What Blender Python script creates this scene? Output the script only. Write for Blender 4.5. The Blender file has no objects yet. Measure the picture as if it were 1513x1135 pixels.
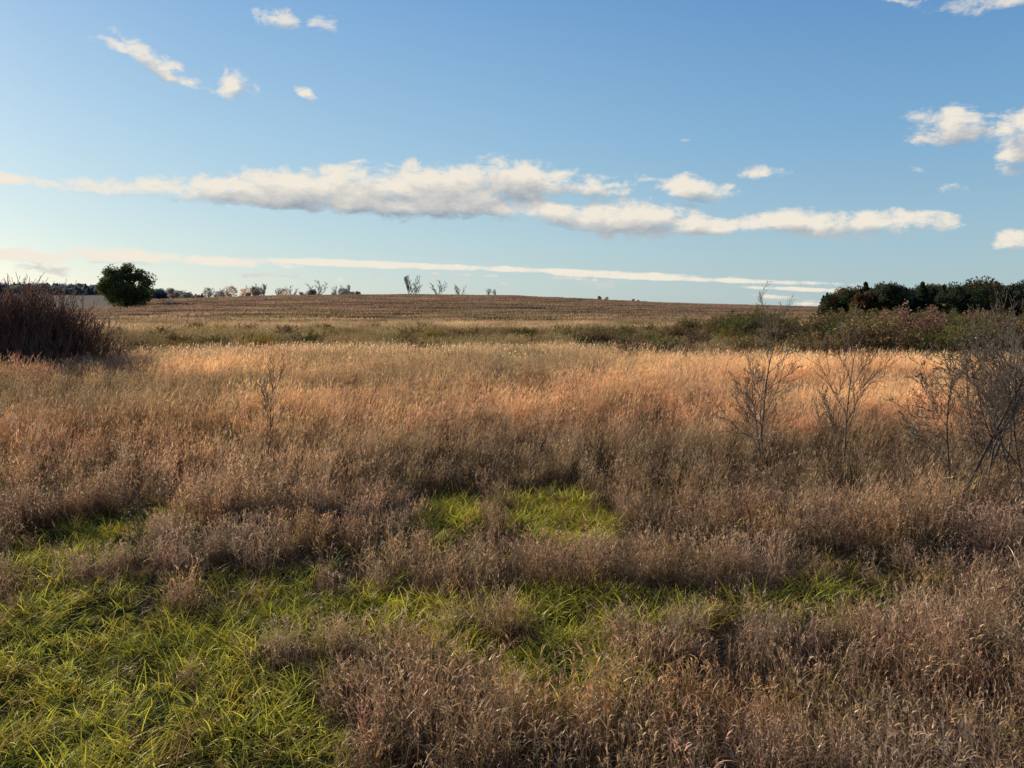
import bpy, math, numpy as np
from mathutils import Vector
R=np.random.default_rng(7)
scene=bpy.context.scene
# ------------------------------------------------------------------ camera
ZC=3.5; PITCH=math.radians(5.6); F=1143.0
cam=bpy.data.cameras.new("camera"); cam.sensor_width=36; cam.lens=36*F/1513; cam.clip_start=0.1; cam.clip_end=20000
co=bpy.data.objects.new("camera",cam); scene.collection.objects.link(co)
co.location=(0,0,ZC); co.rotation_euler=(math.radians(90)-PITCH,0,0); scene.camera=co
scene.view_settings.view_transform='Standard'; scene.view_settings.look='None'; scene.view_settings.exposure=0; scene.view_settings.gamma=1
SUN_AZ=math.radians(-50); SUN_EL=math.radians(18)
S=Vector((math.sin(SUN_AZ)*math.cos(SUN_EL),math.cos(SUN_AZ)*math.cos(SUN_EL),math.sin(SUN_EL)))
sl=bpy.data.lights.new("sun",'SUN'); sl.energy=5.0; sl.angle=math.radians(0.5); sl.color=(1.0,0.87,0.66)
so=bpy.data.objects.new("sun",sl); scene.collection.objects.link(so); so.rotation_euler=S.to_track_quat('Z','Y').to_euler(); so.location=(-50,30,40)

# ------------------------------------------------------------------ noise
def _h(ix,iy,s):
    v=np.sin(ix*127.1+iy*311.7+s*74.7)*43758.5453
    return v-np.floor(v)
def vnoise(x,y,s=0):
    ix=np.floor(x);iy=np.floor(y);fx=x-ix;fy=y-iy
    fx=fx*fx*(3-2*fx);fy=fy*fy*(3-2*fy)
    return (_h(ix,iy,s)*(1-fx)+_h(ix+1,iy,s)*fx)*(1-fy)+(_h(ix,iy+1,s)*(1-fx)+_h(ix+1,iy+1,s)*fx)*fy
def fbm(x,y,o=4,s=0):
    a=0;w=0.5;t=0
    for i in range(o):
        a=a+w*vnoise(x,y,s+i*13);t+=w;w*=0.5;x=x*2.03+5.1;y=y*2.03+1.7
    return a/t
def sst(a,b,x):
    t=np.clip((x-a)/(b-a),0,1);return t*t*(3-2*t)

# ------------------------------------------------------------------ terrain
def hill_h(az):
    return np.interp(az,[-60,-33.5,-29,-26,-23.9,-17.3,-7.8,-0.3,4.7,9.6,14.4,21.2,60],
                        [2,2.0,3.0,5.5,9.5,12.2,13.6,13.0,10.8,8.0,5.8,3.8,3.4])
def height(x,y):
    r=np.hypot(x,y);az=np.degrees(np.arctan2(x,y))
    fwd=sst(100,60,np.abs(az))
    A=hill_h(az)
    far=np.interp(az,[-60,-27,-17,60],[27,24,-4,-6])
    z=A*sst(140,650,r)*fwd
    k=sst(660,1250,r)
    z=z*(1-k)+far*k*fwd
    z=z+(fbm(x*0.012,y*0.012,3,3)-0.5)*1.6*sst(60,250,r)
    z=z+(fbm(x*0.5,y*0.5,3,5)-0.5)*0.22*(1-sst(60,200,r))
    z=z+(fbm(x*0.06,y*0.06,2,9)-0.5)*0.5*sst(10,40,r)
    return z

C=lambda *a:np.array(a,float)
BROWN=C(.41,.265,.155);RUST=C(.50,.29,.145);ORANGE=C(.67,.42,.215);TAN=C(.71,.505,.30);OLIVE=C(.26,.195,.085);HILL=C(.38,.255,.17);PALE=C(.36,.30,.23);HILL2=C(.50,.345,.20)
def lerp(a,b,t): return a*(1-t[...,None])+b*t[...,None]
def zone_col(x,y):
    r=np.hypot(x,y);az=np.degrees(np.arctan2(x,y))
    w=(fbm(x*0.12,y*0.12,3,21)-0.5)
    rr=r*(1+w*0.5)
    c=np.tile(BROWN,(len(x),1))
    c=lerp(c,RUST,sst(14,21,rr)*0.9)
    c=lerp(c,ORANGE,sst(20,29,rr))
    c=lerp(c,TAN,sst(36,55,rr)*0.8)
    rs=r*(1+(fbm(x*0.03,y*0.05,3,25)-0.5)*0.35)
    c=lerp(c,OLIVE,sst(58,68,rs)*(1-sst(95,125,rs))*0.85)
    c=lerp(c,HILL2,sst(100,150,rs))
    c=lerp(c,HILL,sst(200,300,r*(1+(fbm(x*0.008,y*0.02,3,31)-0.5)*0.5)))
    lf=sst(-0.35,-0.62,x/np.maximum(y,1))*sst(16,24,r)*(1-sst(60,90,r))
    c=lerp(c,C(.28,.15,.085),lf*0.75)
    p=fbm(x*0.35,y*0.22,4,41); c=c*(0.5+1.0*p)[:,None]
    p=fbm(x*0.02,y*0.05,4,43)[:,None]; c=c*(1+(0.5-p)*sst(100,200,r)[:,None]*0.7)
    ol=sst(0.50,0.64,fbm(x*0.07,y*0.13,3,51))*(1-sst(200,300,r))*sst(10,18,r)
    c=lerp(c,C(.22,.155,.08),ol*0.75)
    pf=sst(-26.0,-27.2,az)*sst(560,640,r)*(1-sst(1050,1080,r))
    c=lerp(c,PALE,pf)
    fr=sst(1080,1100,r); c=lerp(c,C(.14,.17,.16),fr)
    return c
# (x,y,rx,ry,w) green meadow patches and drier clumps
GREEN=[(-3.6,8.1,3.0,1.5,1.6),(-2.8,6.2,2.6,1.3,1.6),(-1.4,8.3,2.3,.9,1.4),(1.2,8.5,1.6,.7,1.35),(3.3,8.7,1.9,.7,1.35),(0.15,7.1,.9,.9,1.35),(0.85,12.6,.8,1.8,1.4),(-1.05,12.5,.55,1.6,1.3),
       (-6.2,11.5,.9,1.8,1.1),(6.2,13.5,.6,1.5,.9),(-2.3,4.9,2.2,.8,1.4),(-4.1,5.2,1.2,.8,1.3)]
DRY=[(-2.0,7.5,.7,.28,1.7),(-0.95,6.5,.7,.40,2.0),(-3.3,7.0,.5,.2,1.1),(-.25,5.9,.8,.5,1.9),(-.3,8.0,.5,.2,1.1),(-3.9,8.9,.9,.25,1.2)]
def green0(x,y):
    g=np.zeros_like(x)
    for a,b,c,d,w in GREEN: g=np.maximum(g,w*np.exp(-((x-a)/c)**2-((y-b)/d)**2))
    return g
def dry0(x,y):
    g=np.zeros_like(x)
    for a,b,c,d,w in DRY: g=np.maximum(g,w*np.exp(-((x-a)/c)**2-((y-b)/d)**2))
    return g
def green(x,y):
    g=green0(x,y)-dry0(x,y)
    g=g+(fbm(x*0.8,y*1.3,3,61)-0.5)*1.3
    return sst(0.38,0.60,g)

# ------------------------------------------------------------------ mesh helpers
def mesh_from(name,V,Fq,attrs=None,mat=None,coll=None,smooth=False):
    me=bpy.data.meshes.new(name)
    V=np.asarray(V,np.float32);Fq=np.asarray(Fq,np.int32)
    n=Fq.shape[1]
    me.vertices.add(len(V));me.vertices.foreach_set("co",V.ravel())
    me.loops.add(Fq.size);me.loops.foreach_set("vertex_index",Fq.ravel())
    me.polygons.add(len(Fq));me.polygons.foreach_set("loop_start",np.arange(0,Fq.size,n,dtype=np.int32))
    me.polygons.foreach_set("loop_total",np.full(len(Fq),n,np.int32))
    for k,v in (attrs or {}).items():
        v=np.asarray(v,np.float32)
        if v.ndim==1:
            a=me.attributes.new(k,'FLOAT','POINT');a.data.foreach_set("value",v)
        else:
            a=me.attributes.new(k,'FLOAT_COLOR','POINT');a.data.foreach_set("color",np.hstack([v,np.ones((len(v),1))]).astype(np.float32).ravel())
    me.update(calc_edges=True);me.validate()
    if smooth: me.polygons.foreach_set("use_smooth",np.ones(len(Fq),bool))
    if mat:
        for m in (mat if isinstance(mat,list) else [mat]): me.materials.append(m)
    ob=bpy.data.objects.new(name,me);(coll or scene.collection).objects.link(ob)
    return ob
class Acc:
    def __init__(s): s.V=[];s.F=[];s.t=[];s.b=[];s.n=0
    def add(s,V,Fq,t,b):
        s.V.append(V);s.F.append(Fq+s.n);s.t.append(t);s.b.append(b);s.n+=len(V)
    def build(s,name,mat,coll=None):
        return mesh_from(name,np.vstack(s.V),np.vstack(s.F),{"t":np.concatenate(s.t),"bc":np.concatenate(s.b)},mat,coll)
def strips(acc,rng,base,az,a0,a1,L,w,segs=4,bc=None,tr=(0,1),pw=1.4):
    N=len(base);P=base.copy();pts=[P.copy()];ds=L/segs
    for k in range(segs):
        ph=a0+a1*((k+0.7)/segs)**pw
        P=P+np.stack([np.sin(ph)*np.cos(az)*ds,np.sin(ph)*np.sin(az)*ds,np.cos(ph)*ds],1);pts.append(P.copy())
    pts=np.stack(pts,1)
    f=rng.uniform(0,math.pi,N);side=np.stack([np.cos(f),np.sin(f),rng.uniform(-.3,.3,N)],1)
    tt=np.linspace(0,1,segs+1);prof=(1-tt**2.2*0.88)
    off=side[:,None,:]*(w[:,None]*0.5*prof[None])[:,:,None]
    V=np.stack([pts-off,pts+off],2).reshape(-1,3)
    i=np.arange(N)[:,None]*(segs+1)*2+np.arange(segs)[None]*2
    i=i.ravel();Fq=np.stack([i,i+1,i+3,i+2],1)
    if bc is None: bc=rng.uniform(0,1,N)
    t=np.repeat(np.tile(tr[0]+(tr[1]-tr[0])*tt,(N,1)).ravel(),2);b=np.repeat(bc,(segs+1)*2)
    acc.add(V,Fq,t,b)
    return pts
def disk(rng,n,r):
    a=rng.uniform(0,2*math.pi,n);q=r*np.sqrt(rng.uniform(0,1,n));return np.stack([q*np.cos(a),q*np.sin(a),np.full(n,-0.04)],1)

# ------------------------------------------------------------------ materials
def nt(name):
    m=bpy.data.materials.new(name);m.use_nodes=True;m.node_tree.nodes.clear();return m,m.node_tree
def mk(T,kind,**kw):
    n=T.nodes.new(kind)
    for k,v in kw.items(): setattr(n,k,v)
    return n
def mth(T,op,a,b=None,c=None,clamp=False):
    n=T.nodes.new('ShaderNodeMath');n.operation=op;n.use_clamp=clamp
    for i,v in enumerate((a,b,c)):
        if v is None: continue
        if isinstance(v,(int,float)): n.inputs[i].default_value=v
        else: T.links.new(v,n.inputs[i])
    return n.outputs[0]
def foliage_mat(name,color=None,trans=0.35,t0=0.55,t1=1.1,b0=0.7,b1=1.35,gloss=0.05,geo=False):
    m,T=nt(name)
    if color is None:
        a=mk(T,'ShaderNodeAttribute',attribute_type='GEOMETRY' if geo else 'INSTANCER',attribute_name='col');colo=a.outputs['Color']
    else:
        a=mk(T,'ShaderNodeRGB');a.outputs[0].default_value=(*color,1);colo=a.outputs[0]
    t=mk(T,'ShaderNodeAttribute',attribute_name='t').outputs['Fac'];b=mk(T,'ShaderNodeAttribute',attribute_name='bc').outputs['Fac']
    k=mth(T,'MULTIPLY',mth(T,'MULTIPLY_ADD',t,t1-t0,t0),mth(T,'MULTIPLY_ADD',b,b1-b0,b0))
    v=mk(T,'ShaderNodeVectorMath',operation='SCALE');T.links.new(colo,v.inputs[0]);T.links.new(k,v.inputs['Scale'])
    d=mk(T,'ShaderNodeBsdfDiffuse');tl=mk(T,'ShaderNodeBsdfTranslucent');T.links.new(v.outputs[0],d.inputs[0]);T.links.new(v.outputs[0],tl.inputs[0])
    ms=mk(T,'ShaderNodeMixShader');ms.inputs[0].default_value=trans;T.links.new(d.outputs[0],ms.inputs[1]);T.links.new(tl.outputs[0],ms.inputs[2])
    out=mk(T,'ShaderNodeOutputMaterial');last=ms.outputs[0]
    if gloss>0:
        g=mk(T,'ShaderNodeBsdfGlossy');g.inputs['Roughness'].default_value=0.42;g.inputs[0].default_value=(1,.95,.85,1)
        m2=mk(T,'ShaderNodeMixShader');m2.inputs[0].default_value=gloss;T.links.new(last,m2.inputs[1]);T.links.new(g.outputs[0],m2.inputs[2]);last=m2.outputs[0]
    T.links.new(last,out.inputs[0]);return m
M_dry=foliage_mat("dry_grass",trans=.45,t0=.20,t1=1.2,b0=.5,b1=1.55,gloss=.035,geo=True)  # dark blade bases: partly natural tone, deepened to paint shade inside clumps
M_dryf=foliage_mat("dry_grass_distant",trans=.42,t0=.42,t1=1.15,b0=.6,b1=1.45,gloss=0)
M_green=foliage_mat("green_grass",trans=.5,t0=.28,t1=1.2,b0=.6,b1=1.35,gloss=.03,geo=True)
M_leafi=foliage_mat("shrub_leaf",trans=.4,t0=.9,t1=1.05,gloss=0)
def bark_mat(name,c1,c2,scale=20):
    m,T=nt(name);n=mk(T,'ShaderNodeTexNoise');n.inputs['Scale'].default_value=scale;n.inputs['Detail'].default_value=6
    tc=mk(T,'ShaderNodeTexCoord');T.links.new(tc.outputs['Object'],n.inputs['Vector'])
    r=mk(T,'ShaderNodeValToRGB');r.color_ramp.elements[0].position=.35;r.color_ramp.elements[0].color=(*c1,1);r.color_ramp.elements[1].position=.65;r.color_ramp.elements[1].color=(*c2,1)
    T.links.new(n.outputs[0],r.inputs[0]);b=mk(T,'ShaderNodeBsdfPrincipled');b.inputs['Roughness'].default_value=.85;T.links.new(r.outputs[0],b.inputs['Base Color'])
    o=mk(T,'ShaderNodeOutputMaterial');T.links.new(b.outputs[0],o.inputs[0]);return m
M_bark=bark_mat("sapling_bark",(.08,.06,.045),(.20,.155,.125),25)
M_barkd=bark_mat("tree_bark",(.07,.055,.045),(.14,.115,.09),2)
M_red=bark_mat("red_stems",(.18,.09,.06),(.38,.21,.14),6)
M_far=bark_mat("far_bark",(.30,.28,.28),(.42,.38,.36),1)

# ------------------------------------------------------------------ ground
def build_ground():
    rad=np.concatenate([[0.3],np.linspace(1,30,90),np.geomspace(30.6,9000,230)])
    angs=np.radians(np.concatenate([np.arange(-60,60,0.35),np.arange(60,300,3)]));na=len(angs)
    Rr,A=np.meshgrid(rad,angs,indexing='ij');x=(Rr*np.sin(A)).ravel();y=(Rr*np.cos(A)).ravel()
    z=height(x,y)
    c=zone_col(x,y);rr=np.hypot(x,y)
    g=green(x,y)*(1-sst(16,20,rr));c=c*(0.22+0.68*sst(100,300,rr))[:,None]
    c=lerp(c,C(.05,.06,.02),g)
    i,j=np.meshgrid(np.arange(len(rad)-1),np.arange(na),indexing='ij');j2=(j+1)%na
    Fq=np.stack([i*na+j,(i+1)*na+j,(i+1)*na+j2,i*na+j2],-1).reshape(-1,4)
    V=np.stack([x,y,z],1)
    m,T=nt("prairie_soil");a=mk(T,'ShaderNodeAttribute',attribute_name='gcol');ge=mk(T,'ShaderNodeNewGeometry')
    n=mk(T,'ShaderNodeTexNoise');n.inputs['Scale'].default_value=.6;n.inputs['Detail'].default_value=9;n.inputs['Roughness'].default_value=.7
    mp=mk(T,'ShaderNodeMapping');mp.inputs['Scale'].default_value=(.5,1,1);T.links.new(ge.outputs['Position'],mp.inputs[0]);T.links.new(mp.outputs[0],n.inputs['Vector'])
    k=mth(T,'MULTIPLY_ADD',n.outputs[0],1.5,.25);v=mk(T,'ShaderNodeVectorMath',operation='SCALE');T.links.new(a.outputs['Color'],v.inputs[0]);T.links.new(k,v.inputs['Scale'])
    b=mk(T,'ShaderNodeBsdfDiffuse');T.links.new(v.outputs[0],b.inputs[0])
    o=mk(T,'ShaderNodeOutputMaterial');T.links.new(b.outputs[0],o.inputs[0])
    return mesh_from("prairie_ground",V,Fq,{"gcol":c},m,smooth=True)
build_ground()

# ------------------------------------------------------------------ instancer
def make_coll(name): return bpy.data.collections.new(name)
def scatter(name,coll,x,y,rot,scl,idx,col,dz=0.0,real=False):
    z=height(x,y)+dz;N=len(x)
    me=bpy.data.meshes.new(name);me.vertices.add(N);me.vertices.foreach_set("co",np.stack([x,y,z],1).astype(np.float32).ravel())
    a=me.attributes.new("rot",'FLOAT_VECTOR','POINT');a.data.foreach_set("vector",rot.astype(np.float32).ravel())
    a=me.attributes.new("scl",'FLOAT_VECTOR','POINT');a.data.foreach_set("vector",scl.astype(np.float32).ravel())
    a=me.attributes.new("idx",'INT','POINT');a.data.foreach_set("value",idx.astype(np.int32))
    a=me.attributes.new("col",'FLOAT_COLOR','POINT');a.data.foreach_set("color",np.hstack([col,np.ones((N,1))]).astype(np.float32).ravel())
    ob=bpy.data.objects.new(name,me);scene.collection.objects.link(ob)
    g=bpy.data.node_groups.new(name+"_nodes",'GeometryNodeTree')
    g.interface.new_socket("Geometry",in_out='INPUT',socket_type='NodeSocketGeometry');g.interface.new_socket("Geometry",in_out='OUTPUT',socket_type='NodeSocketGeometry')
    gi=g.nodes.new('NodeGroupInput');go=g.nodes.new('NodeGroupOutput');ci=g.nodes.new('GeometryNodeCollectionInfo')
    ci.inputs['Collection'].default_value=coll;ci.inputs['Separate Children'].default_value=True;ci.inputs['Reset Children'].default_value=True
    ip=g.nodes.new('GeometryNodeInstanceOnPoints');ip.inputs['Pick Instance'].default_value=True
    def na(nm,dt):
        n=g.nodes.new('GeometryNodeInputNamedAttribute');n.data_type=dt;n.inputs['Name'].default_value=nm
        return n.outputs['Attribute']
    er=g.nodes.new('FunctionNodeEulerToRotation');g.links.new(na('rot','FLOAT_VECTOR'),er.inputs[0])
    g.links.new(gi.outputs[0],ip.inputs['Points']);g.links.new(ci.outputs[0],ip.inputs['Instance']);g.links.new(na('idx','INT'),ip.inputs['Instance Index'])
    g.links.new(er.outputs[0],ip.inputs['Rotation']);g.links.new(na('scl','FLOAT_VECTOR'),ip.inputs['Scale'])
    if real:
        rz=g.nodes.new('GeometryNodeRealizeInstances');g.links.new(ip.outputs[0],rz.inputs[0]);g.links.new(rz.outputs[0],go.inputs[0])
    else: g.links.new(ip.outputs[0],go.inputs[0])
    md=ob.modifiers.new("scatter",'NODES');md.node_group=g
    return ob
def points(rng,y0,y1,dens,half=0.74,pad=2.0):
    area=half*(y1*y1-y0*y0)+2*pad*(y1-y0);N=int(area*dens*1.2)
    y=np.sqrt(rng.uniform(y0*y0,y1*y1,N))
    x=rng.uniform(-1,1,N)*(half*y+pad)
    return x,y

# ---- tuft meshes
def dry_brome(seed,coll,name):
    r=np.random.default_rng(seed);A=Acc();n=18;b=disk(r,n,.20);az=r.uniform(0,6.283,n)
    L=r.uniform(.40,.85,n);pts=strips(A,r,b,az,r.uniform(.0,.14,n),r.uniform(.05,.4,n),L,r.uniform(.004,.007,n),5,bc=r.uniform(.1,.9,n))
    for k in range(4):
        f=r.uniform(0,1,n)[:,None];base=pts[:,4]*(1-f)+pts[:,5]*f
        strips(A,r,base,az+r.normal(0,.6,n),r.uniform(.1,.8,n),r.uniform(.3,1.4,n),r.uniform(.035,.085,n),r.uniform(.007,.013,n),2,bc=r.uniform(.2,1.5,n),tr=(.8,1))
    f=r.uniform(.1,.9,n)*4.9;i=f.astype(int);fr=(f-i)[:,None];base=pts[np.arange(n),i]*(1-fr)+pts[np.arange(n),i+1]*fr
    strips(A,r,base,r.uniform(0,6.283,n),r.uniform(.1,.6,n),r.uniform(.6,2.4,n),r.uniform(.16,.34,n),r.uniform(.007,.014,n),4,bc=r.uniform(0,1.4,n),tr=(.4,1),pw=1.0)
    m=14;strips(A,r,disk(r,m,.22),r.uniform(0,6.283,m),r.uniform(.1,.6,m),r.uniform(.3,1.2,m),r.uniform(.2,.42,m),r.uniform(.008,.013,m),3,bc=r.uniform(0,.7,m),tr=(0,.6))
    return A.build(name,M_dry,coll)
def bluestem(seed,coll,name,n=26,rad=.20,h=(.75,1.3),w=(.004,.007),heads=3,segs=4,mat=None):
    r=np.random.default_rng(seed);A=Acc();b=disk(r,n,rad);az=r.normal(0.1,1.0,n)  # combed towards +x by the wind
    pts=strips(A,r,b,az,r.uniform(.0,.14,n),r.uniform(.05,.5,n),r.uniform(*h,n),r.uniform(*w,n),segs,bc=r.uniform(.1,1.1,n))
    for k in range(heads):
        f=r.uniform(-.6,1,n)[:,None];base=pts[:,-2]*(1-f)+pts[:,-1]*f
        strips(A,r,base,az+r.normal(0,.8,n),r.uniform(.1,.6,n),r.uniform(.1,.6,n),r.uniform(.07,.15,n),r.uniform(w[0],w[1],n)*1.6,2,bc=r.uniform(.7,1.7,n),tr=(.8,1))
    m=int(n*.7);strips(A,r,disk(r,m,rad),r.uniform(0,6.283,m),r.uniform(.1,.4,m),r.uniform(.4,1.6,m),r.uniform(h[0]*.4,h[0]*.9,m),r.uniform(*w,m)*1.4,segs-1,bc=r.uniform(0,.8,m),tr=(0,.7))
    return A.build(name,mat or M_dry,coll)
def green_tuft(seed,coll,name):
    r=np.random.default_rng(seed);A=Acc();n=34;a=r.uniform(0,6.283,n)
    strips(A,r,disk(r,n,.16),a,r.uniform(.15,.8,n),r.uniform(.5,1.8,n),r.uniform(.16,.36,n),r.uniform(.007,.012,n),5,tr=(0,1),pw=1.0)
    return A.build(name,M_green,coll)
def weed(seed,coll,name):
    r=np.random.default_rng(seed);A=Acc();n=7;b=disk(r,n,.15);az=r.uniform(0,6.283,n);L=r.uniform(.7,1.15,n)
    pts=strips(A,r,b,az,r.uniform(0,.2,n),r.uniform(0,.3,n),L,np.full(n,.008),6,bc=r.uniform(0,.3,n))
    for k in range(45):
        f=(1-r.uniform(0,1,n)**1.6*.45)*5.99;i=f.astype(int);fr=(f-i)[:,None];base=pts[np.arange(n),i]*(1-fr)+pts[np.arange(n),i+1]*fr
        base=base+r.normal(0,.035,(n,3))
        strips(A,r,base,r.uniform(0,6.283,n),r.uniform(.2,1.8,n),r.uniform(0,1.,n),r.uniform(.02,.05,n),r.uniform(.008,.018,n),2,bc=r.uniform(.5,1.5,n),tr=(.8,1))
    return A.build(name,M_dry,coll)
cB=make_coll("dry_brome_tufts");[dry_brome(100+i,cB,"brome_%02d"%i) for i in range(8)]
cS=make_coll("bluestem_tufts");[bluestem(200+i,cS,"bluestem_%02d"%i) for i in range(7)]
cG=make_coll("green_tufts");[green_tuft(300+i,cG,"green_%02d"%i) for i in range(6)]
cW=make_coll("weed_tufts");[weed(400+i,cW,"weed_%02d"%i) for i in range(5)]
cP=make_coll("bluestem_patches");[bluestem(500+i,cP,"patch_%02d"%i,n=150,rad=1.5,h=(.6,1.3),w=(.022,.036),heads=1,segs=2,mat=M_dryf) for i in range(6)]
cH=make_coll("hill_patches");[bluestem(600+i,cH,"hillpatch_%02d"%i,n=220,rad=7.5,h=(.5,1.1),w=(.16,.30),heads=0,segs=2,mat=M_dryf) for i in range(4)]

def rots(rng,n,tilt=.1,full=True):
    return np.stack([rng.normal(0,tilt,n),rng.normal(0,tilt,n),rng.uniform(0,6.283,n) if full else rng.normal(0,.5,n)],1)
def jit(rng,c,s=.12,h=.05):
    n=len(c);return np.clip(c*(1+rng.normal(0,s,(n,1)))*(1+rng.normal(0,h,(n,3))),.01,.9)
# brome foreground: grows in long drifts
x,y=points(R,3.4,13.5,24)
g=green(x,y);dn=fbm(x*.7,y*1.5,3,71)
keep=(R.uniform(0,1,len(x))>g*0.975)&(R.uniform(0,1,len(x))<sst(.30,.55,dn)*.7+.3+dry0(x,y));x,y,g=x[keep],y[keep],g[keep]
n=len(x);g0=np.clip(green0(x,y)-dry0(x,y),0,1);hs=(0.26+0.95*fbm(x*.45,y*1.1,3,73))*R.uniform(.7,1.15,n)*(1-.3*g)*(1-.32*g0)
hs*=1-0.35*np.exp(-(x/2.0)**2-((y-11.2)/1.1)**2)
c=zone_col(x,y);og=sst(.58,.72,fbm(x*.9,y*1.3,2,75));c=lerp(c,C(.58,.34,.11),og*.5);c=lerp(c,C(.42,.30,.215),sst(.45,.65,fbm(x*.4,y*.8,2,76))*.6)
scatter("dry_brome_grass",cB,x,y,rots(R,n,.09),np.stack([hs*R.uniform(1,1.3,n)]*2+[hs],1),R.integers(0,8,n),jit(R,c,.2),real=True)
# low thatch that covers the soil between the tufts
x,y=points(R,3.4,15,13);k=R.uniform(0,1,len(x))>green(x,y)*.95;x,y=x[k],y[k];n=len(x);hs=R.uniform(.5,1.0,n)
c=lerp(zone_col(x,y)*.85,C(.36,.32,.07),(R.uniform(0,1,n)<.28)*.8)
scatter("dry_thatch",cG,x,y,rots(R,n,.3),np.stack([hs*1.3]*2+[hs*.8],1),R.integers(0,6,n),jit(R,c,.25),real=True)
# mid bluestem + brome
x,y=points(R,12,40,6.3)
g=green(x,y)*(1-sst(16,20,y));keep=R.uniform(0,1,len(x))>g*.97;x,y=x[keep],y[keep];n=len(x)
hs=(0.45+0.42*sst(12,24,y)+.75*(fbm(x*.25,y*.4,3,83)-.35))*R.uniform(.7,1.25,n)
hs*=1-0.35*np.exp(-(x/2.4)**2-((y-13.0)/1.8)**2)
scatter("bluestem_grass",cS,x,y,np.stack([R.normal(0,.07,n),R.normal(.04,.07,n),R.normal(0,.5,n)],1),np.stack([hs*1.15]*2+[hs],1),R.integers(0,7,n),jit(R,zone_col(x,y),.22),real=True)
x,y=points(R,12,28,4.5);g=green(x,y);keep=(R.uniform(0,1,len(x))>g*.97)&(R.uniform(0,1,len(x))<1.2-sst(14,26,y));x,y=x[keep],y[keep];n=len(x)
hs=R.uniform(.65,1.15,n)*(1-0.3*np.exp(-(x/2.4)**2-((y-13.0)/1.8)**2))
scatter("dry_brome_grass",cB,x,y,rots(R,n,.12),np.stack([hs*1.2]*2+[hs],1),R.integers(0,8,n),jit(R,zone_col(x,y),.22),real=True)
# weeds accents
x,y=points(R,10,45,.8);k=(fbm(x*.15,y*.15,3,91)>.5)|(x/y<-.4);k&=green(x,y)<.4;x,y=x[k],y[k];n=len(x);hs=R.uniform(.7,1.1,n)
wc=np.where((R.uniform(0,1,(n,1))<.10)&(y[:,None]>16),C(.50,.40,.30),C(.15,.095,.06));wc=np.where((x/y<-.45)[:,None]&(y[:,None]>15)&(R.uniform(0,1,(n,1))<.4),C(.60,.45,.33),wc)
scatter("dried_wildflower_stalks",cW,x,y,rots(R,n,.08),np.stack([hs]*3,1),R.integers(0,5,n),jit(R,wc),real=True)
# green
x,y=points(R,3.4,17,34);g=green(x,y);keep=R.uniform(0,1,len(x))<np.maximum(g,.06);x,y=x[keep],y[keep];n=len(x)
hs=(.35+1.2*fbm(x*1.1,y*1.1,3,77))*R.uniform(.75,1.2,n);q=fbm(x*.8,y*.8,3,79)
c=lerp(np.tile(C(.44,.43,.055),(n,1)),C(.90,.76,.10),np.clip(sst(.26,.48,q)*(.6+.4*sst(4,-1,x)),0,1)*.9+.1)
c=lerp(c,C(.55,.36,.16),(R.uniform(0,1,n)<.10)*1.0)
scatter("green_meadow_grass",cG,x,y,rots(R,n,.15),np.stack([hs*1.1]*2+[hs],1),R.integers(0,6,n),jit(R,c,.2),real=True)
# far patches
x,y=points(R,37,165,.22);n=len(x);hs=R.uniform(.7,1.15,n)*(.6+.7*fbm(x*.08,y*.15,3,93))
scatter("prairie_grass_field",cP,x,y,rots(R,n,.03,False),np.stack([R.uniform(.9,1.3,n)]*2+[hs],1),R.integers(0,6,n),jit(R,zone_col(x,y),.17))
x,y=points(R,150,720,.012,half=.72,pad=10);az=np.degrees(np.arctan2(x,y));k=~((az<-26)&(np.hypot(x,y)>540));x,y=x[k],y[k];n=len(x);hs=R.uniform(.5,1.0,n)
scatter("hillside_grass",cH,x,y,rots(R,n,.0),np.stack([R.uniform(.8,1.3,n)]*2+[hs],1),R.integers(0,4,n),jit(R,zone_col(x,y)*.95,.08))

# ------------------------------------------------------------------ woody plants
def tube(A,pts,rad,sides=5,bc=.5):
    pts=np.asarray(pts);n=len(pts);d=np.gradient(pts,axis=0);d/=np.linalg.norm(d,axis=1)[:,None]+1e-9
    ref=np.array([.31,.95,.05]) if abs(d[0][2])>.6 else np.array([0,0,1.])
    u=np.cross(d,ref);u/=np.linalg.norm(u,axis=1)[:,None]+1e-9;v=np.cross(d,u)
    a=np.arange(sides)*2*math.pi/sides
    V=(pts[:,None]+rad[:,None,None]*(np.cos(a)[None,:,None]*u[:,None]+np.sin(a)[None,:,None]*v[:,None])).reshape(-1,3)
    i,j=np.meshgrid(np.arange(n-1),np.arange(sides),indexing='ij');j2=(j+1)%sides
    Fq=np.stack([i*sides+j,i*sides+j2,(i+1)*sides+j2,(i+1)*sides+j],-1).reshape(-1,4)
    A.add(V,Fq,np.full(len(V),.8),np.full(len(V),bc))
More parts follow.
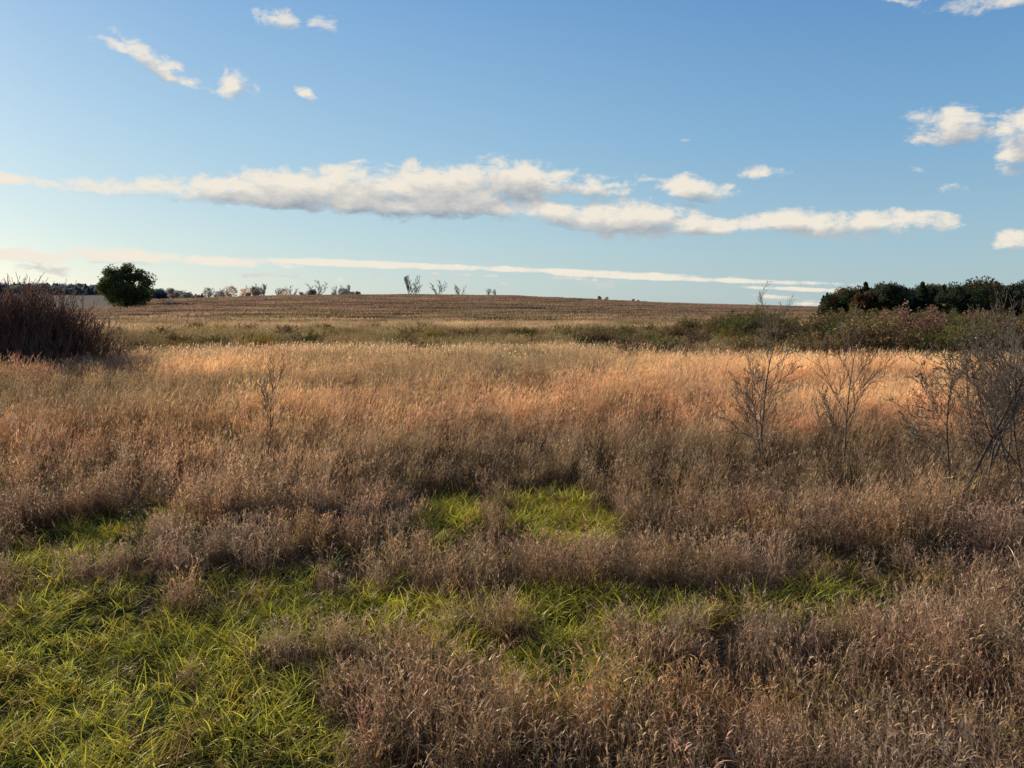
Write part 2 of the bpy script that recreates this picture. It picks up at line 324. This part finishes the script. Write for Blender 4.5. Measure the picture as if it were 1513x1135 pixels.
def grow(A,rng,p,d,L,rad,lvl,kids,ang=.65,wig=.12,up=.12,tips=None,ratio=.55,minr=.0015,tstart=.25,sides=5):
    n=7 if lvl>1 else 5;pts=[p];dd=d/np.linalg.norm(d)
    for k in range(n-1):
        dd=dd+rng.normal(0,wig,3)+np.array([0,0,up]);dd/=np.linalg.norm(dd);pts.append(pts[-1]+dd*L/(n-1))
    pts=np.array(pts);rr=np.maximum(np.linspace(rad,rad*.3,n),minr);tube(A,pts,rr,sides if lvl>1 else 3)
    if tips is not None and lvl<=1: tips.extend(pts[1:])
    if lvl<=0: return
    K=kids[min(lvl,len(kids)-1)]
    for k in range(K):
        t=tstart+(1-tstart)*(k+rng.uniform(0,.9))/K;f=min(t,.98)*(n-1);i=int(f);q=pts[i]*(1-f+i)+pts[min(i+1,n-1)]*(f-i)
        tv=pts[min(i+1,n-1)]-pts[i] if i<n-1 else pts[i]-pts[i-1];tv/=np.linalg.norm(tv)+1e-9
        r=rng.normal(0,1,3);r-=tv*r.dot(tv);r/=np.linalg.norm(r);a=ang*rng.uniform(.6,1.3)
        nd=tv*math.cos(a)+r*math.sin(a);nd[2]=max(nd[2],-.05)
        grow(A,rng,q,nd,L*ratio*rng.uniform(.7,1.2)*(1.15-t*.5),max(rad*(1-t*.7)*.55,minr),lvl-1,kids,ang,wig,up,tips,ratio,minr,.15,sides)
def leafq(A,r,c,size,bc=None):
    n=len(c);a=r.normal(0,1,(n,3));a/=np.linalg.norm(a,axis=1)[:,None];b=r.normal(0,1,(n,3));b=np.cross(a,b);b/=np.linalg.norm(b,axis=1)[:,None]+1e-9
    s=(size*r.uniform(.6,1.4,n))[:,None]
    V=np.stack([c-a*s,c+b*s*.45-a*s*.1,c+a*s,c-b*s*.45+a*s*.1],1).reshape(-1,3);F_=np.arange(4*n).reshape(-1,4)
    bc=r.uniform(0,1,n) if bc is None else bc
    A.add(V,F_,np.full(4*n,.8),np.repeat(bc,4))
M_sapleaf=foliage_mat("sapling_leaves",(.20,.14,.07),trans=.3)
def zat(x,y): return float(height(np.array([float(x)]),np.array([float(y)]))[0])
def sapling(name,x,y,h,seed,stems=1,spread=.15,kids=(0,4,6,8),lvl=3,rad=.028,mat=M_bark,lean=(0,0),ang=.7,minr=.0038,leaves=0):
    r=np.random.default_rng(seed);A=Acc();tips=[]
    for s in range(stems):
        d=np.array([lean[0]+r.normal(0,spread),lean[1]+r.normal(0,spread),1.]);f=1 if s==0 else r.uniform(.6,.95)
        grow(A,r,np.array([r.normal(0,.04*stems),r.normal(0,.04*stems),-.1]),d,h*f,rad*f,lvl,kids,ang=ang,up=.09,wig=.10,tips=tips,ratio=.46,minr=minr,tstart=.3)
    ob=A.build(name,mat);ob.location=(x,y,zat(x,y))
    if leaves and tips:
        B=Acc();T_=np.array(tips);s=T_[r.integers(0,len(T_),leaves)];leafq(B,r,s+r.normal(0,.015,s.shape),.03)
        lo=B.build("leaves",M_sapleaf);lo.parent=ob
    return ob
sapling("bare_sapling",5.05,15.6,3.0,11,stems=2,spread=.12,kids=(0,6,8,10),ang=.68,rad=.028)
sapling("bare_sapling",6.5,15.2,2.85,12,stems=2,spread=.09,kids=(0,5,7,8),rad=.021,ang=.58)
sapling("bare_sapling",7.75,13.4,3.45,13,stems=2,spread=.10,kids=(0,6,8,11),rad=.034,lean=(.06,0),leaves=500,ang=.75)
sapling("bare_sapling",8.8,14.2,3.3,14,stems=3,spread=.14,kids=(0,6,8,10),rad=.028,lean=(.06,0),leaves=400,ang=.65)
sapling("bare_sapling",8.35,12.6,2.8,17,stems=2,spread=.15,kids=(0,5,7,10),rad=.022,lean=(.18,0),ang=.65)
sapling("bare_sapling",9.6,15.2,3.3,18,stems=3,spread=.15,kids=(0,5,7,10),rad=.026,ang=.6,leaves=200)
sapling("bare_sapling",-5.6,17.8,2.2,15,stems=2,spread=.10,kids=(0,3,5,7),rad=.014,ang=.5)
sapling("bare_sapling",10.6,15.5,2.9,16,stems=3,spread=.2,kids=(0,5,7,8),rad=.026,leaves=300)
def dense_shrub(name,x,y,rx,h,seed,ns,mat=M_red,lvl=2,rad=.02):
    r=np.random.default_rng(seed);A=Acc()
    for s in range(ns):
        bx=r.normal(0,rx*.42);by=r.normal(0,rx*.42);e=math.exp(-(bx*bx+by*by)/(rx*rx)*1.1)
        grow(A,r,np.array([bx,by,-.1]),np.array([bx/rx*.5+r.normal(0,.14),by/rx*.5+r.normal(0,.14),1.]),h*(.35+.62*e)*r.uniform(.75,1.08),rad,lvl,(0,4,8),ang=.42,wig=.06,up=.08,ratio=.42,minr=.011,tstart=.15,sides=3)
    ob=A.build(name,mat);ob.location=(x,y,zat(x,y));return ob
dense_shrub("red_twig_shrub",-24.6,39.0,3.6,4.2,21,420)
dense_shrub("red_twig_shrub",-29.0,41.5,3.4,4.3,22,260)
dense_shrub("red_twig_shrub",-22.4,36.0,2.4,2.3,23,140)

def shrub_var(seed,coll,name,leaves,h=2.0):
    r=np.random.default_rng(seed);A=Acc();tips=[]
    for s in range(18):
        grow(A,r,np.array([r.normal(0,.35),r.normal(0,.35),-.1]),np.array([r.normal(0,.35),r.normal(0,.35),1.]),h*r.uniform(.6,1.05),.018,2,(0,4,6),ang=.6,wig=.09,up=.06,tips=tips,ratio=.45,minr=.010,sides=3)
    T_=np.array(tips);s=T_[r.integers(0,len(T_),leaves)];leafq(A,r,s+r.normal(0,.07,s.shape),.08)
    return A.build(name,M_leafi,coll)
cT=make_coll("shrubs");[shrub_var(700+i,cT,"shrub_%02d"%i,[1100,600,250,80][i]) for i in range(4)]
n=430;x=R.uniform(5,62,n);y=R.uniform(50,98,n)
dl=sst(.02,.25,x/y);k=(x/y<.68)&(fbm(x*.12,y*.12,2,95)+dl*.22>.49);x,y=x[k],y[k];n=len(x);hs=R.uniform(.5,1.35,n)*(.55+.6*sst(8,32,x))
pal=R.choice(5,n,p=[.27,.15,.34,.08,.16]);cc=np.array([(.23,.20,.08),(.17,.18,.07),(.31,.22,.11),(.56,.42,.06),(.28,.18,.12)])[pal];ix=np.where(pal==3,1,R.choice(4,n,p=[.2,.3,.3,.2]));hs=np.where(pal==3,hs*.65,hs)
scatter("shrub_thicket",cT,x,y,rots(R,n,.03),np.stack([hs*1.25]*2+[hs],1),ix,jit(R,cc))
n=110;x=R.uniform(-50,45,n);y=R.uniform(56,120,n);k=(np.abs(x/y)<.62)&(fbm(x*.06,y*.1,2,97)>.42);x,y=x[k],y[k];n=len(x)
cc=np.array([(.20,.18,.07),(.46,.36,.06),(.28,.20,.09),(.22,.15,.09)])[R.choice(4,n,p=[.35,.10,.32,.23])];hs=R.uniform(.35,.75,n)
scatter("low_bushes",cT,x,y,rots(R,n,.03),np.stack([hs*1.8]*2+[hs],1),R.integers(0,4,n),jit(R,cc))

def crown(A,r,W,H,z0,nl,nleaf,size,lobe=.24):
    th=r.uniform(0,6.283,nl);zz=r.uniform(-1,1,nl);q=np.sqrt(1-zz**2);rr=r.uniform(.45,.86,nl)
    c=np.stack([q*np.cos(th)*rr*W/2,q*np.sin(th)*rr*W/2,z0+H/2+zz*rr*H/2],1)
    lr=W*lobe*r.uniform(.6,1.2,nl)
    li=r.integers(0,nl,nleaf);d=r.normal(0,1,(nleaf,3));d/=np.linalg.norm(d,axis=1)[:,None]
    p=c[li]+d*(lr[li]*r.uniform(.35,1.08,nleaf)**.7)[:,None]*np.array([1,1,.75])
    bl=r.uniform(0,.6,nl)[li]+r.uniform(0,.4,nleaf)
    k=p[:,2]>.3;leafq(A,r,p[k],size,bl[k])
def leafy_tree(name,x,y,W,H,seed,mat,nl=38,nleaf=9000,size=.42,z0=1.0,lobe=.17):
    r=np.random.default_rng(seed);A=Acc();grow(A,r,np.array([0,0,-.3]),np.array([.03,0,1.]),H*.75,W*.03,2,(0,4,7),ang=.8,ratio=.5,minr=.05,tstart=.2)
    L=Acc();crown(L,r,W,H-z0,z0,nl,nleaf,size,lobe)
    crown(L,r,W*.95,H*.5,.2,24,nleaf//3,size,lobe)
    ob=A.build(name,M_barkd);lo=L.build("foliage",mat);lo.parent=ob
    ob.location=(x,y,zat(x,y));return ob
M_oak=foliage_mat("oak_leaves",(.115,.145,.045),trans=.35,t0=1,t1=1,b0=.4,b1=1.8,gloss=.02)
leafy_tree("oak_tree",-189,382,24.5,22,31,M_oak,nl=60,nleaf=15000,size=.55,z0=.3,lobe=.15)
cF=make_coll("woodland_trees")
def wood_var(seed,name,W,H,conic=False,nleaf=3500):
    r=np.random.default_rng(seed);A=Acc();grow(A,r,np.array([0,0,-.3]),np.array([0,0,1.]),H*.8,.16,2,(0,3,6),ang=.8,ratio=.45,minr=.03,tstart=.2,sides=4)
    if conic:
        n=nleaf;h=r.uniform(0,1,n);rad=(1-h)**.75*W/2*(.55+.5*r.uniform(0,1,n)**.5)*(1+.25*np.sin(h*40+r.uniform(0,1)));a=r.uniform(0,6.283,n)
        leafq(A,r,np.stack([rad*np.cos(a),rad*np.sin(a),.2+h*H],1),.3)
    else: crown(A,r,W,H-.4,.3,24,nleaf,.30,.2)
    return A.build(name,M_leafi,cF)
wood_var(800,"tree_00",7.5,8.5);wood_var(801,"tree_01",9,9);wood_var(802,"tree_02",6,7,nleaf=2600);wood_var(803,"tree_03",4.5,7.5,True,2500);wood_var(804,"tree_04",8,9,nleaf=1300)
n=300;x=R.uniform(92,240,n);y=R.uniform(225,275,n)+R.uniform(0,1,n)**2*25
k=(x/y>.40);x,y=x[k],y[k];n=len(x);idx=R.choice(5,n,p=[.26,.2,.2,.2,.14])
dark=np.array([(.06,.08,.045),(.075,.095,.045),(.10,.09,.05),(.16,.10,.045),(.22,.15,.05)])[R.choice(5,n,p=[.36,.28,.18,.10,.08])]
hs=R.uniform(.75,1.15,n)*(.84+.35*sst(.40,.46,x/y))*(.75+.55*fbm(x*.05,y*.05,2,98))
scatter("woodland",cF,x,y,rots(R,n,.02),np.stack([hs]*3,1),idx,jit(R,dark,.15))
n=900;az=np.radians(R.uniform(-37,-21.5,n));r_=R.uniform(1080,1350,n);x=r_*np.sin(az);y=r_*np.cos(az);idx=R.choice([0,2,3],n,p=[.2,.3,.5]);hs=R.uniform(.8,1.7,n)
cc=np.tile(C(.27,.32,.31),(n,1));scatter("far_forest",cF,x,y,rots(R,n,.01),np.stack([hs*1.4,hs*1.4,hs],1),idx,jit(R,cc,.15))  # bluish distance haze painted into the tree colour
n=38;az=np.radians(R.uniform(-24,-11,n));r_=R.uniform(700,770,n);x=r_*np.sin(az);y=r_*np.cos(az);hs=R.uniform(.5,1.4,n)
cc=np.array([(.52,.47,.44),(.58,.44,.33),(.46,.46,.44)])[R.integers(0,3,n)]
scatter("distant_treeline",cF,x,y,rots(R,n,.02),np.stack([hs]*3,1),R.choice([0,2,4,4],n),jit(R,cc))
x=np.array([72.,78,99,103,-62,300,-215]);y=np.array([640.,642,635,636,640,640,420]);n=len(x);hs=np.array([.5,.4,.45,.3,.3,.4,.3])
scatter("hilltop_bushes",cF,x,y,rots(R,n,.02),np.stack([hs]*3,1),np.array([0,1,2,0,1,2,0]),jit(R,np.tile(C(.35,.24,.12),(n,1))))
cN=make_coll("bare_trees")
for i in range(4):
    r=np.random.default_rng(900+i);A=Acc()
    for s in range(5):
        grow(A,r,np.array([r.normal(0,.5),0,-.3]),np.array([r.normal(0,.3),r.normal(0,.3),1.]),12*r.uniform(.8,1),.2,3,(0,6,7,7),ang=.5,up=.08,wig=.07,ratio=.38,minr=.04,tstart=.2,sides=3)
    A.build("bare_%02d"%i,M_far,cN)
az=np.array([-7.5,-5.4,-3.8,-1.7,-1.2,-14.0,-17.7,-18.4,-15.8,-11.9,-21.3,-23.1,-16.8,-20.4,-12.6,-7.1]);sc=np.array([1.3,1.0,.85,.65,.6,1.2,1.0,.9,.8,.9,.7,.7,.8,.8,.8,.9])
a=np.radians(az);r_=np.where(az>-10,655,700)+R.uniform(-8,20,len(az));x=r_*np.sin(a);y=r_*np.cos(a);n=len(x)
scatter("bare_cottonwood_trees",cN,x,y,rots(R,n,.02),np.stack([sc*1.3,sc*1.3,sc],1),R.integers(0,4,n),jit(R,np.tile(C(.2,.2,.2),(n,1))))
def box(V,F,c,s):
    o=len(V);
    for dx in(-1,1):
        for dy in(-1,1):
            for dz in(-1,1): V.append((c[0]+dx*s[0]/2,c[1]+dy*s[1]/2,c[2]+dz*s[2]/2))
    F+= [[o+0,o+1,o+3,o+2],[o+4,o+6,o+7,o+5],[o+0,o+4,o+5,o+1],[o+2,o+3,o+7,o+6],[o+0,o+2,o+6,o+4],[o+1,o+5,o+7,o+3]]
V=[];Fs=[]
for q in(-2.4,2.4): box(V,Fs,(q,0,1.1),(.28,.28,2.6))
for z in(.5,1.0,1.5,2.0): box(V,Fs,(0,.18,z),(4.6,.07,.18))
M_wood=bark_mat("weathered_wood",(.38,.36,.33),(.55,.52,.48),6)
gt=mesh_from("field_gate",V,Fs,None,M_wood);gt.location=(-168.,380.,zat(-168,380))

# ------------------------------------------------------------------ sky
W=bpy.data.worlds.new("World");scene.world=W;W.use_nodes=True;T=W.node_tree;T.nodes.clear()
sky=mk(T,'ShaderNodeTexSky',sky_type='NISHITA');sky.sun_disc=False;sky.sun_elevation=SUN_EL;sky.sun_rotation=SUN_AZ;sky.air_density=1.0;sky.dust_density=.7;sky.ozone_density=2.0;sky.altitude=200
tc=mk(T,'ShaderNodeTexCoord');sx=mk(T,'ShaderNodeSeparateXYZ');T.links.new(tc.outputs['Generated'],sx.inputs[0])
def ramp(fac,stops):
    r=mk(T,'ShaderNodeValToRGB');cr=r.color_ramp
    while len(cr.elements)<len(stops): cr.elements.new(.5)
    for e,(p,c) in zip(cr.elements,stops): e.position=p;e.color=(*c,1)
    T.links.new(fac,r.inputs[0]);return r.outputs[0]
zf=mth(T,'MAXIMUM',sx.outputs[2],0.)
cool=ramp(zf,[(0,(.42,.56,.60)),(.08,(.34,.53,.65)),(.2,(.20,.42,.66)),(.36,(.10,.28,.59)),(.6,(.04,.12,.32)),(1,(.025,.07,.20))])  # overhead stops, above the view, darkened to weaken the fill light
warm=ramp(zf,[(0,(.60,.68,.65)),(.08,(.50,.66,.69)),(.2,(.36,.58,.74)),(.36,(.20,.42,.72)),(.6,(.08,.2,.44)),(1,(.025,.07,.20))])
dp=mk(T,'ShaderNodeVectorMath',operation='DOT_PRODUCT');T.links.new(tc.outputs['Generated'],dp.inputs[0]);dp.inputs[1].default_value=S
wf=mk(T,'ShaderNodeMapRange',interpolation_type='SMOOTHSTEP');T.links.new(dp.outputs['Value'],wf.inputs[0]);wf.inputs[1].default_value=.2;wf.inputs[2].default_value=1.08
m1=mk(T,'ShaderNodeMix',data_type='RGBA');T.links.new(wf.outputs[0],m1.inputs['Factor']);T.links.new(cool,m1.inputs['A']);T.links.new(warm,m1.inputs['B'])
ns=mk(T,'ShaderNodeVectorMath',operation='SCALE');T.links.new(sky.outputs[0],ns.inputs[0]);ns.inputs['Scale'].default_value=.026
m2=mk(T,'ShaderNodeVectorMath',operation='MULTIPLY_ADD');T.links.new(m1.outputs['Result'],m2.inputs[0]);m2.inputs[1].default_value=(.8,.8,.8);T.links.new(ns.outputs[0],m2.inputs[2])
# unseen sky opposite the sun is dimmed to weaken the fill light; background strength is 0.1
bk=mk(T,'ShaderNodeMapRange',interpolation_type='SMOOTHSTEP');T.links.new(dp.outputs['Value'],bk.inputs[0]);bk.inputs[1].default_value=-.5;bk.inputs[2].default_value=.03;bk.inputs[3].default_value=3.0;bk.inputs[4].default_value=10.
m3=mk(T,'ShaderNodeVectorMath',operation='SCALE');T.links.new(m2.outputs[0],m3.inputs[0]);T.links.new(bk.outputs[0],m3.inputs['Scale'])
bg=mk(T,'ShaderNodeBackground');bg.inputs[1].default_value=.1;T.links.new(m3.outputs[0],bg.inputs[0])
az=mth(T,'ARCTAN2',sx.outputs[0],sx.outputs[1]);el=mth(T,'ARCSINE',sx.outputs[2])
cb=mk(T,'ShaderNodeCombineXYZ');T.links.new(mth(T,'MULTIPLY',az,1000.),cb.inputs[0]);T.links.new(mth(T,'MULTIPLY',el,1000.),cb.inputs[1]);cb.inputs[2].default_value=1
P=cb.outputs[0]
def sky_c(px,py):
    u=(px-756.5)/F;v=(567.5-py)/F
    d=Vector((u,math.cos(PITCH)+v*math.sin(PITCH),-math.sin(PITCH)+v*math.cos(PITCH))).normalized()
    return math.atan2(d.x,d.y)*1000,math.asin(d.z)*1000
# cloud bank: (cx,cy,half w,half h,tilt deg,peak)
CL=[(230,281,115,14,-2,.9),(340,278,110,20,4,1),(430,280,110,28,0,1.15),(540,283,125,31,-2,1.2),(650,284,120,35,-2,1.25),(745,266,80,30,-3,1.15),(845,272,95,19,-5,1.),(610,303,180,15,-1,1.3),(400,292,150,12,-2,.9),
 (830,317,90,19,-6,1.),(930,324,110,27,-3,1.15),(1030,335,85,16,-3,1.1),(1150,329,65,19,0,.95),(1250,332,80,20,-2,1.05),(1365,329,56,18,0,.7),(1028,279,56,17,-8,1.),
 (1115,254,54,13,-4,.4),(1402,187,60,25,-3,1.),(1500,207,36,36,0,1.),(1498,356,26,13,0,.8),(1420,280,40,8,0,.3),(20,264,70,8,-5,1.2),(1350,253,20,8,0,.3),(1010,204,20,8,0,.3),(950,262,40,8,-10,.3),(560,242,60,6,-3,.2),
 (222,86,60,18,-32,.7),(180,68,50,8,-4,.6),(280,122,50,10,-14,.7),(348,122,24,24,10,.75),(327,102,7,20,20,.5),(413,24,36,17,0,.75),(473,28,32,15,-15,.7),(451,137,24,10,-15,.6),
 (1470,6,150,14,-6,.5),(1370,-2,90,6,-4,.4),(60,378,110,10,0,1.),(200,379,130,9,-2,1.),(330,386,120,7,-2,.95),(60,398,150,10,0,.2),(400,407,60,7,-3,.5),(510,411,24,7,0,.6),(560,391,230,5,-1.6,1.2),(800,400,240,4.2,-2.4,1.1),(1010,412,230,3.6,-2.6,1.1),(1200,428,120,3,-2.8,1.),(1140,438,40,5,-4,.5),(1210,450,40,6,0,.5),(700,412,380,12,-2,.1)]
g=bpy.data.node_groups.new("cloud_density",'ShaderNodeTree');g.interface.new_socket("P",in_out='INPUT',socket_type='NodeSocketVector');g.interface.new_socket("D",in_out='OUTPUT',socket_type='NodeSocketFloat');g.interface.new_socket("S",in_out='OUTPUT',socket_type='NodeSocketFloat')
gi=g.nodes.new('NodeGroupInput');go=g.nodes.new('NodeGroupOutput');P0=gi.outputs[0]
wn=mk(g,'ShaderNodeTexNoise',noise_dimensions='2D');wn.inputs['Scale'].default_value=.03;wn.inputs['Detail'].default_value=2;g.links.new(P0,wn.inputs['Vector'])
vs=mk(g,'ShaderNodeVectorMath',operation='SUBTRACT');g.links.new(wn.outputs['Color'],vs.inputs[0]);vs.inputs[1].default_value=(.5,.5,.5)
vm=mk(g,'ShaderNodeVectorMath',operation='MULTIPLY_ADD');g.links.new(vs.outputs[0],vm.inputs[0]);vm.inputs[1].default_value=(34,13,0);g.links.new(P0,vm.inputs[2]);PW=vm.outputs[0]
D=None
for (cx,cy,hw,hh,tl,pk) in CL:
    X,Y=sky_c(cx,cy);a=hw*math.cos(X/1000)*.88;b=hh*.9;t=math.radians(tl);c_,s_=math.cos(t),math.sin(t)
    e=None
    for row in ((c_/a,s_/a,-(X*c_+Y*s_)/a),(-s_/b,c_/b,-(-X*s_+Y*c_)/b)):
        dt=mk(g,'ShaderNodeVectorMath',operation='DOT_PRODUCT');g.links.new(PW if hh>5 else P0,dt.inputs[0]);dt.inputs[1].default_value=row
        q=mth(g,'MULTIPLY',dt.outputs['Value'],dt.outputs['Value']);e=mth(g,'SUBTRACT',pk if e is None else e,q)
    D=e if D is None else mth(g,'SMOOTH_MAX',D,e,.25)
D=mth(g,'MAXIMUM',D,-1.6)
ms=mk(g,'ShaderNodeVectorMath',operation='MULTIPLY');ms.inputs[1].default_value=(.021,.042,1);g.links.new(P0,ms.inputs[0])
n1=mk(g,'ShaderNodeTexNoise',noise_dimensions='2D');n1.inputs['Scale'].default_value=1;n1.inputs['Detail'].default_value=8;n1.inputs['Roughness'].default_value=.67;n1.inputs['Distortion'].default_value=.2;g.links.new(ms.outputs[0],n1.inputs['Vector'])
dd=mth(g,'ADD',mth(g,'MULTIPLY',D,1.15),mth(g,'MULTIPLY',mth(g,'SUBTRACT',n1.outputs[0],.5),4.0));g.links.new(dd,go.inputs[0]);g.links.new(D,go.inputs[1])
def dens(off):
    n=mk(T,'ShaderNodeGroup');n.node_tree=g
    if off: 
        a=mk(T,'ShaderNodeVectorMath',operation='ADD');T.links.new(P,a.inputs[0]);a.inputs[1].default_value=(*off,0);T.links.new(a.outputs[0],n.inputs[0])
    else: T.links.new(P,n.inputs[0])
    return n.outputs[0],n.outputs[1]
d0,s0=dens(None);d1,s1=dens((-8,14))
mr=mk(T,'ShaderNodeMapRange',interpolation_type='SMOOTHSTEP');T.links.new(d0,mr.inputs[0]);mr.inputs[1].default_value=-.15;mr.inputs[2].default_value=1.1
hi=mk(T,'ShaderNodeMapRange');T.links.new(el,hi.inputs[0]);hi.inputs[1].default_value=.26;hi.inputs[2].default_value=.30;hi.inputs[3].default_value=.95;hi.inputs[4].default_value=.8
alpha=mth(T,'MULTIPLY',mr.outputs[0],hi.outputs[0])
lit=mth(T,'ADD',mth(T,'MULTIPLY',mth(T,'SUBTRACT',d0,d1),.24),.82)  # sunward sides lightened, undersides greyed: cloud light painted into the colour
lit=mth(T,'ADD',lit,mth(T,'MULTIPLY',mth(T,'MINIMUM',mth(T,'SUBTRACT',s0,s1),0.3),.40))
lit=mth(T,'SUBTRACT',lit,mth(T,'MULTIPLY',mth(T,'MAXIMUM',mth(T,'SUBTRACT',s1,.25),0.),.42))
# painted cloud shading is held lighter near the horizon
lo=mk(T,'ShaderNodeMapRange');T.links.new(el,lo.inputs[0]);lo.inputs[1].default_value=.06;lo.inputs[2].default_value=.11;lo.inputs[3].default_value=.62;lo.inputs[4].default_value=0.
lit=mth(T,'MAXIMUM',lit,lo.outputs[0],None,True)
mx=mk(T,'ShaderNodeMix',data_type='RGBA');T.links.new(lit,mx.inputs['Factor']);mx.inputs['A'].default_value=(.30,.35,.42,1);mx.inputs['B'].default_value=(.90,.82,.70,1)
bc=mk(T,'ShaderNodeBackground');T.links.new(mx.outputs['Result'],bc.inputs[0]);bc.inputs[1].default_value=1.0
msx=mk(T,'ShaderNodeMixShader');T.links.new(alpha,msx.inputs[0]);T.links.new(bg.outputs[0],msx.inputs[1]);T.links.new(bc.outputs[0],msx.inputs[2])
# clouds only exist in one region of the sky
reg=mth(T,'MULTIPLY',mth(T,'MULTIPLY',mth(T,'GREATER_THAN',sx.outputs[2],0.0),mth(T,'LESS_THAN',sx.outputs[2],.42)),mth(T,'MULTIPLY',mth(T,'GREATER_THAN',az,-.75),mth(T,'LESS_THAN',az,.75)))
mso=mk(T,'ShaderNodeMixShader');T.links.new(reg,mso.inputs[0]);T.links.new(bg.outputs[0],mso.inputs[1]);T.links.new(msx.outputs[0],mso.inputs[2])
ow=mk(T,'ShaderNodeOutputWorld');T.links.new(mso.outputs[0],ow.inputs[0])
W.cycles.sampling_method='NONE'
